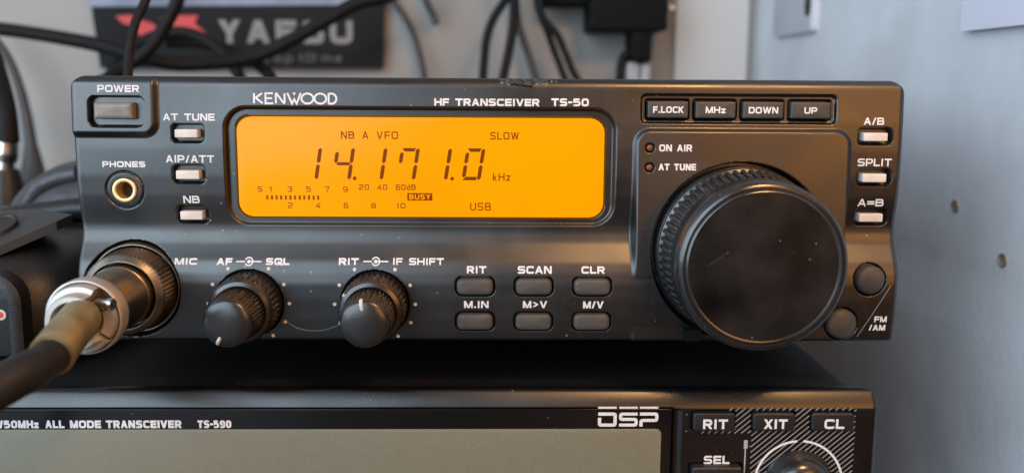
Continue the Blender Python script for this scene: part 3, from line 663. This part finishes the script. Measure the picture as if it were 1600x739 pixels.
for (a, b), s, c in zip(((44.0, 53.1), (57.1, 66.2), (70.0, 79.2)), ('RIT', 'XIT', 'CL'), ((46.1, 51.5), (59.4, 64.6), (72.7, 77.1))):
    k = MB().pill(a, b, -16.5, -12.45, .6, -6.9, -9.1, .35).build('key', 'key2', B)
    caption(s, c[0], c[1], -15.95, -13.75, .52, k, lambda x, z: -9.1, name='key_legend', gap=.14)
MB().pill(43.9, 54.9, -33, -24.4, .6, -6.9, -10.2, .45).build('key', 'key2', B)
lsurf = lambda x, z: -8.0
caption('SEL', 46.8, 52.55, -24.4, -22.5, .44, lf, lsurf, gap=.14)
mb = MB(); ribbon(mb, [(55.95, -18.9), (55.95, -20.85)], 0, .85, lsurf, .04); ribbon(mb, [(55.9, -20.8), (55.9, -34)], 0, .32, lsurf, .045); mb.build('print_or_glint_line', 'printdim', lf)
AC = (67.95, -28.9)
mb = MB()                                               # diagonal hatching, cut out round keys and knob
def inside(x, z):
    if not (43.7 <= x <= 80.0 and -40 <= z <= -11.5): return False
    if z < -17.4 and (x < 57.0-(z+17.4)*.0): return False
    for a, b in ((44.0, 53.1), (57.1, 66.2), (70.0, 79.2)):
        if a-.25 < x < b+.25 and -16.75 < z < -12.2: return False
    return math.hypot(x-AC[0], z-AC[1]) > 7.6
x = 20.0
while x < 110:
    run = []; s = 0.0
    while s < 36:
        px, pz = x+s*1.15*.80, -40+s*.80
        ok = inside(px, pz)
        if ok: run.append((px, pz))
        if (not ok or s > 35.8) and run:
            if len(run) > 2: ribbon(mb, [run[0], run[-1]], 0, .17, lsurf, .04, 5)
            run = []
        s += .12
    x += 1.46
mb.build('hatching', 'printdim', lf)
mb = MB(); ribbon(mb, arc(*AC, 9.75, 94, 215), 0, .50, lsurf, .07, 3); ribbon(mb, arc(*AC, 9.75, 86, -35), 0, .50, lsurf, .07, 3); mb.build('dial_arc', 'print', lf)
MB().lathe([(7.6, -7), (7.6, -8.3), (7.2, -8.8), (6.9, -10.5), (6.4, -12), (5.4, -13), (4, -13.6), (2, -13.9), (.02, -14)], AC[0], AC[1], 96, None, True, True).build('control_knob', 'knob', B)

# ================================================================== things at the left
D = thing('handheld_device', 'black pebbled device lying left of the mic plug, grey wedge top and small red dot', 'device', (-125, 40, -8))
def squircle(cx, hy, z, w0, w1, y0, y1, e=3.0, n=40):
    out = []
    for i in range(n):
        a = -2*math.pi*i/n; c, s = math.cos(a), math.sin(a)
        out.append(((w0+w1)/2+(w1-w0)/2*math.copysign(abs(c)**(2/e), c), (y0+y1)/2+(y1-y0)/2*math.copysign(abs(s)**(2/e), s), z))
    return out
rings = [squircle(0, 0, z, -175, x1, y0, y1) for z, x1, y0, y1 in ((-8.9, -98, 12, 60), (-7, -97, 10, 62), (3, -97, 9, 62), (9, -97.3, 10, 62), (13, -98.5, 12, 62), (16, -100.5, 15.5, 61), (17.8, -103.5, 20, 60), (18.6, -108, 27, 58))]
MB().loft(rings).build('body', 'leather', D, None, 60)
fr = MB()                                               # arched frame around the socket cover
for z0, z1 in ((0, 1),):
    out = rrect(-150, -107.0, -9.0, 15.0, 7.0, 8); inn = rrect(-148, -109.6, -5.5, 11.0, 3.0, 8); n = len(out)
    rg = [[(x, 12, z) for x, z in out], [(x, 7.2, z) for x, z in out], [(x+(.9 if x < -125 else -.9), 6.6, z-.5) for x, z in out], [(x, 6.6, z) for x, z in inn], [(x, 8.6, z) for x, z in inn]]
    fr.loft(rg, False, False)
fr.build('arch_frame', 'leather', D)
cv = MB().pill(-148, -110.0, -5.0, 10.4, 2.0, 12, 8.2, .5).build('socket_cover', 'black', D)
dc = at(1, 492, 8)[[0, 2]]
MB().lathe([(1.25, 8.4), (1.25, 7.95), (1.0, 7.85), (.75, 7.9), (.7, 8.1)], *dc, 20, None, True, True).build('dot_ring', 'dots', cv)
MB().lathe([(.72, 8.3), (.72, 7.95), (.02, 7.9)], *dc, 20, None, True, True).build('dot', 'red', cv)
MB().box(-135, -112.4, 7.9, 8.3, 7.6, 7.9).build('cover_line', 'rocker', cv)
p0, p1, p2, p3, p4, p5 = [at(*q) for q in ((-60, 420, 14), (0, 384, 18), (88, 346, 22), (113, 335, 26), (60, 327, 52), (-60, 331, 60))]
top = [p0, p1, p2, p3, p4, p5]; mb = MB(); mb.loft([[q-np.array([0, 0, 2.2]) for q in top], [q for q in top]])
tp = mb.build('wedge_top', 'gadgettop', D)
q0 = at(2, 350, 30); ring = lambda r, h: [q0+np.array([r*math.cos(a), 1.35*r*math.sin(a), .55*r*math.sin(a)+h]) for a in [2*math.pi*i/32 for i in range(32)]]
mb = MB(); mb.loft([ring(3.5, -1), ring(3.5, .25), ring(3.2, .5), ring(2.6, .45), ring(2.4, .0)]); mb.build('dial', 'gadgettop', tp)
mb = MB(); pts = [at(*q) for q in ((-40, 333, 62), (0, 327, 62), (40, 320, 62), (80, 315, 62), (122, 310, 62), (160, 309, 62))]
mb.tube([q-np.array([0, 0, 3.2]) for q in pts], 3.4, 14); mb.build('rear_collar', 'leather', D)
MB().loft([squircle(0, 0, z, -180, x1, 61, 84) for z, x1 in ((-9, -93), (10, -92), (17, -92.5), (20.5, -94))]).build('rear_body', 'leather', D, None, 60)

E_ = thing('ear_cushion', 'dark bluish vinyl cushion behind the pebbled device, touching the upper radio', 'cushion', (-118, 120, -8))
mb = MB()
c = at(118, 312, 112); rings = []
for k in range(13):
    a = math.pi*k/12; rings.append([(c[0]+10+(34*math.sin(a)+.1)*math.cos(t)*.95, c[1]+20*math.cos(a), c[2]-10+(24*math.sin(a)+.1)*math.sin(t)) for t in [2*math.pi*i/36 for i in range(36)]])
mb.loft(rings); mb.build('pad', 'cushion', E_)
mb = MB(); mb.tube([at(40, 330, 100), at(56, 300, 100), at(74, 286, 100), at(100, 276, 100), at(122, 272, 100)], 3.0, 12); mb.build('seam', 'cushion', E_)

K = thing('coaxial_cable', 'black coaxial lead with bright metal connector at the far left edge', 'cable', at(8, 300, 150))
MB().tube([at(-30, 40, 170), at(-6, 110, 160), at(8, 170, 152), at(12, 222, 150)], [3.2, 3.4, 3.8, 4.2], 14).build('cable', 'cable', K)
MB().tube([at(10, 222, 150), at(9, 240, 150), at(8, 252, 150)], [4.2, 4.5, 4.0], 16).build('connector', 'nickel', K)
MB().tube([at(8, 250, 150), at(8, 266, 150)], [3.4, 3.4], 16).build('collar', 'nickel', K)
MB().tube([at(8, 264, 150), at(10, 300, 150), at(12, 345, 150)], [4.5, 7.0, 9.0], 16).build('boot', 'black', K)
def lead(name, pts, r, label, m='cable', cat='cable', grp='leads against the back wall', n=10):
    P_ = [at(*q) for q in pts]; d_ = P_[0]-P_[1]; P_ = ([P_[0]+d_*2.9+np.array([0, 0, 25]), P_[0]+d_*1.9+np.array([0, 0, 10]), P_[0]+d_*.95] if pts[0][1] < 0 else [])+P_
    if pts[-1][1] > 100: P_ = P_+[P_[-1]+np.array([0, 6, -45])]
    R_ = [r[0]]*(len(P_)-len(r))+list(r) if hasattr(r, '__len__') else r
    return tag(MB().tube(P_, R_, n).build(name, m), label, cat, grp)
lead('hanging_cable', [(-30, 40, 280), (0, 72, 280), (22, 112, 278), (38, 165, 276), (48, 225, 274), (52, 280, 270), (52, 330, 262)], [2.2, 2.2, 2.4, 3.0, 6.5, 9, 9], 'dim lead thickening downward on the wall, right of the metal connector', 'cablegrey')
o = MB().tube([at(-80, 38, 222), at(0, 46, 220), at(60, 54, 220), at(150, 70, 218), at(215, 88, 216), at(270, 100, 222), at(330, 99, 228), at(395, 90, 232), at(450, 66, 232), at(510, 32, 232), at(560, 5, 232), at(620, -12, 232), at(760, -90, 240)], [3.0]*3+[3.2]*10, 12).build('thick_cable', 'cable')
tag(o, 'thick black cable running in from the left edge and sagging across the dark poster', 'cable', 'leads against the back wall')
lead('thin_cable', [(242, -40, 75), (226, 5, 72), (213, 32, 70), (205, 62, 68), (201, 95, 66), (200, 140, 62), (200, 200, 60)], 1.35, 'thin black lead rising just behind the power button corner', grp='leads against the back wall')
lead('sloping_cable', [(292, -40, 170), (276, 5, 170), (258, 40, 170), (232, 78, 168), (196, 105, 166), (168, 124, 160), (140, 160, 150)], 2.6, 'black lead crossing the red emblem down to the radio corner')
lead('looped_cable', [(170, 110, 235), (205, 78, 236), (245, 56, 238), (290, 52, 238), (330, 68, 236), (358, 95, 234), (374, 120, 230), (384, 160, 225)], 2.7, 'black lead arching under the red emblem on the poster')
lead('drooping_cable', [(262, 66, 245), (300, 66, 245), (340, 74, 245), (378, 86, 244), (404, 102, 242), (424, 124, 238), (434, 160, 232)], 2.9, 'black lead dropping under the grey poster letters')
lead('grey_cable', [(585, -30, 292), (616, 4, 292), (634, 30, 292), (648, 60, 291), (658, 95, 290), (664, 130, 288), (666, 190, 285)], 1.7, 'grey lead curving down just right of the poster', 'cablegrey')
lead('cable_end', [(655, -30, 290), (667, 5, 290), (676, 24, 290), (681, 38, 289)], 1.9, 'short loose lead end hanging right of the poster', 'cablegrey')
lead('bowed_cable', [(806, -30, 262), (790, 0, 262), (772, 28, 262), (761, 58, 262), (757, 90, 262), (754, 130, 260), (752, 190, 255)], 2.1, 'black lead bowing left from the bundle, leftmost of the middle leads')
lead('straight_cable', [(801, -30, 258), (803, 5, 258), (802, 40, 258), (797, 70, 258), (791, 100, 258), (785, 130, 256), (778, 190, 250)], 2.3, 'black lead hanging from the thick part of the bundle')
lead('right_leaning_cable', [(804, -30, 285), (806, 5, 285), (809, 35, 285), (818, 66, 285), (828, 95, 284), (837, 130, 282), (850, 190, 280)], 1.9, 'grey lead leaning right, between the bundle and the forked pair', 'cablegrey')
lead('fork_inner_cable', [(838, -30, 268), (840, 5, 268), (845, 25, 268), (856, 52, 268), (865, 78, 268), (878, 112, 266), (896, 170, 262)], 1.8, 'inner lead of the forked pair below the black adapter')
lead('fork_outer_cable', [(842, -30, 262), (843, 5, 262), (850, 30, 262), (870, 54, 262), (880, 76, 262), (892, 105, 260), (915, 170, 256)], 1.9, 'outer lead of the forked pair, nearest the black adapter')

A = thing('power_adapter', 'black blurred adapter block with plug and short lead, left of the white trim', 'adapter', at(985, 0, 270))
def blk(x0, y0, x1, y1, Y0, Y1, name, m='flatblack', bev=1.5, parent=A):
    a, b = at(x0, y1, Y0), at(x1, y0, Y0); return MB().pill(a[0], b[0], a[2], b[2], 2.0, Y1, Y0, bev).build(name, m, parent)
blk(848, -40, 1045, 8, 276, 298, 'bracket'); blk(921, -30, 1046, 48, 264, 298, 'block'); blk(986, 40, 1020, 98, 266, 290, 'plug')
MB().tube([at(1000, 80, 272), at(978, 86, 272), at(971, 100, 272), at(968, 135, 270), at(966, 190, 265)], 2.2, 10).build('lead', 'cable', A)
blk(979, 97, 1000, 150, 270, 284, 'clear_tab', 'clear', 1.0); blk(1001, 97, 1017, 150, 271, 284, 'clear_tab', 'clear', 1.0)
MB().tube([at(1046, 14, 266), at(1052, 14, 266)], 1.6, 12).build('side_screw', 'nickel', A)

# poster on the back wall
Y_ = 294.0
Q = thing('wall_poster', 'dark poster with red emblem and grey letters on the back wall, upper left', 'poster', at(370, 60, Y_))
def pz(px, py): q = at(px, py, Y_); return (q[0], q[2])
pl = [pz(132, -60), pz(601, -60), pz(598, 107), pz(157, 107)]
bd = MB().loft([[(x, Y_+4, z) for x, z in pl], [(x, Y_, z) for x, z in pl]]).build('board', 'poster', Q)
pf = lambda x, z: Y_
mb = MB(); poly(mb, [pz(134, -58), pz(599, -58), pz(599, 8), pz(142, 11)], pf, .3); mb.build('picture_strip', 'posterpic', bd)
mb = MB(); poly(mb, [pz(181, 26), pz(205, 24), pz(222, 33), pz(236, 36), pz(250, 46), pz(246, 51), pz(222, 57), pz(212, 50), pz(206, 41), pz(192, 37)], pf, .35)
poly(mb, [pz(250, 29), pz(270, 25), pz(310, 25), pz(304, 37), pz(322, 52), pz(318, 59), pz(296, 53), pz(272, 43), pz(262, 47), pz(254, 40)], pf, .4); mb.build('emblem', 'postred', bd)
def ptext(s, x0, x1, y0, y1, t, m, gap=.25):
    a, b = pz(x0, y1), pz(x1, y0); mb = MB(); text(mb, s, a[0], b[0], a[1], b[1], t, lambda x, z: Y_-.3, gap, .3); mb.build('lettering', m, bd)
ptext('YAESU', 342, 551, 33, 68, 3.2, 'postgrey'); ptext('op 10 l me', 408, 535, 83, 99, .9, 'postdim') if False else None
for s_, x0_, x1_ in (('o', 409, 420), ('op', 428, 458), ('10', 467, 489), ('I', 490, 496), ('me', 503, 534)): ptext(s_, x0_, x1_, 84, 98, .9, 'postdim')

# trim, switch, card and wall plugs
a, b = at(1057, 0, 296), at(1172, 0, 290)
o = MB().box(a[0], b[0]+1.0, 295, WY, -112, 690).build('corner_trim', 'trim'); tag(o, 'pale vertical trim board beside the corner of the walls', 'trim board')
S = thing('light_switch', 'white switch plate on the side wall beside the corner, dark slot', 'switch', at_side(1250, 20, WX))
ya, yb = at_side(1216, 55, WX)[1], at_side(1277, 55, WX)[1]; zz0 = at_side(1250, 54, WX)[2]
rg = lambda o_, x: [(x, y, z) for y, z in rrect(yb+o_, ya-o_, zz0+o_, zz0+88-o_, 2.0)]
pt_ = MB().loft([rg(0, WX), rg(0, WX-2.2), rg(.8, WX-2.9)]).build('plate', 'whiteplastic', S)
q = at_side(1263, 9, WX-2.9); MB().loft([[(x, q[1]+3.6*math.cos(t), q[2]+4.6*math.sin(t)) for t in [2*math.pi*i/20 for i in range(20)]] for x in (WX-2.0, WX-3.4)]).build('slot', 'black', S)
q = at_side(1517, 50, WX); o = MB(); o.box(WX-3.2, WX-.4, q[1]-120, q[1], q[2], q[2]+70); tag(o.build('white_card', 'paper'), 'white card fixed to the side wall at the upper right corner', 'card')
for (x, y), lb in (((1493, 322), 'small oval wall plug in the side wall, upper and nearer the radio'), ((1567, 407), 'round wall plug in the side wall, lower and farther right')):
    q = at_side(x, y, WX); mb = MB(); ring = lambda r, d: [(WX-d, q[1]+r*math.cos(t), q[2]+r*.85*math.sin(t)) for t in [2*math.pi*i/24 for i in range(24)]]
    mb.loft([ring(2.3, -.2), ring(2.2, .35), ring(1.7, .45), ring(1.4, .1), ring(.3, .12)]); tag(mb.build('wall_plug', 'plugfill'), lb, 'wall plug', 'wall plugs in the side wall')
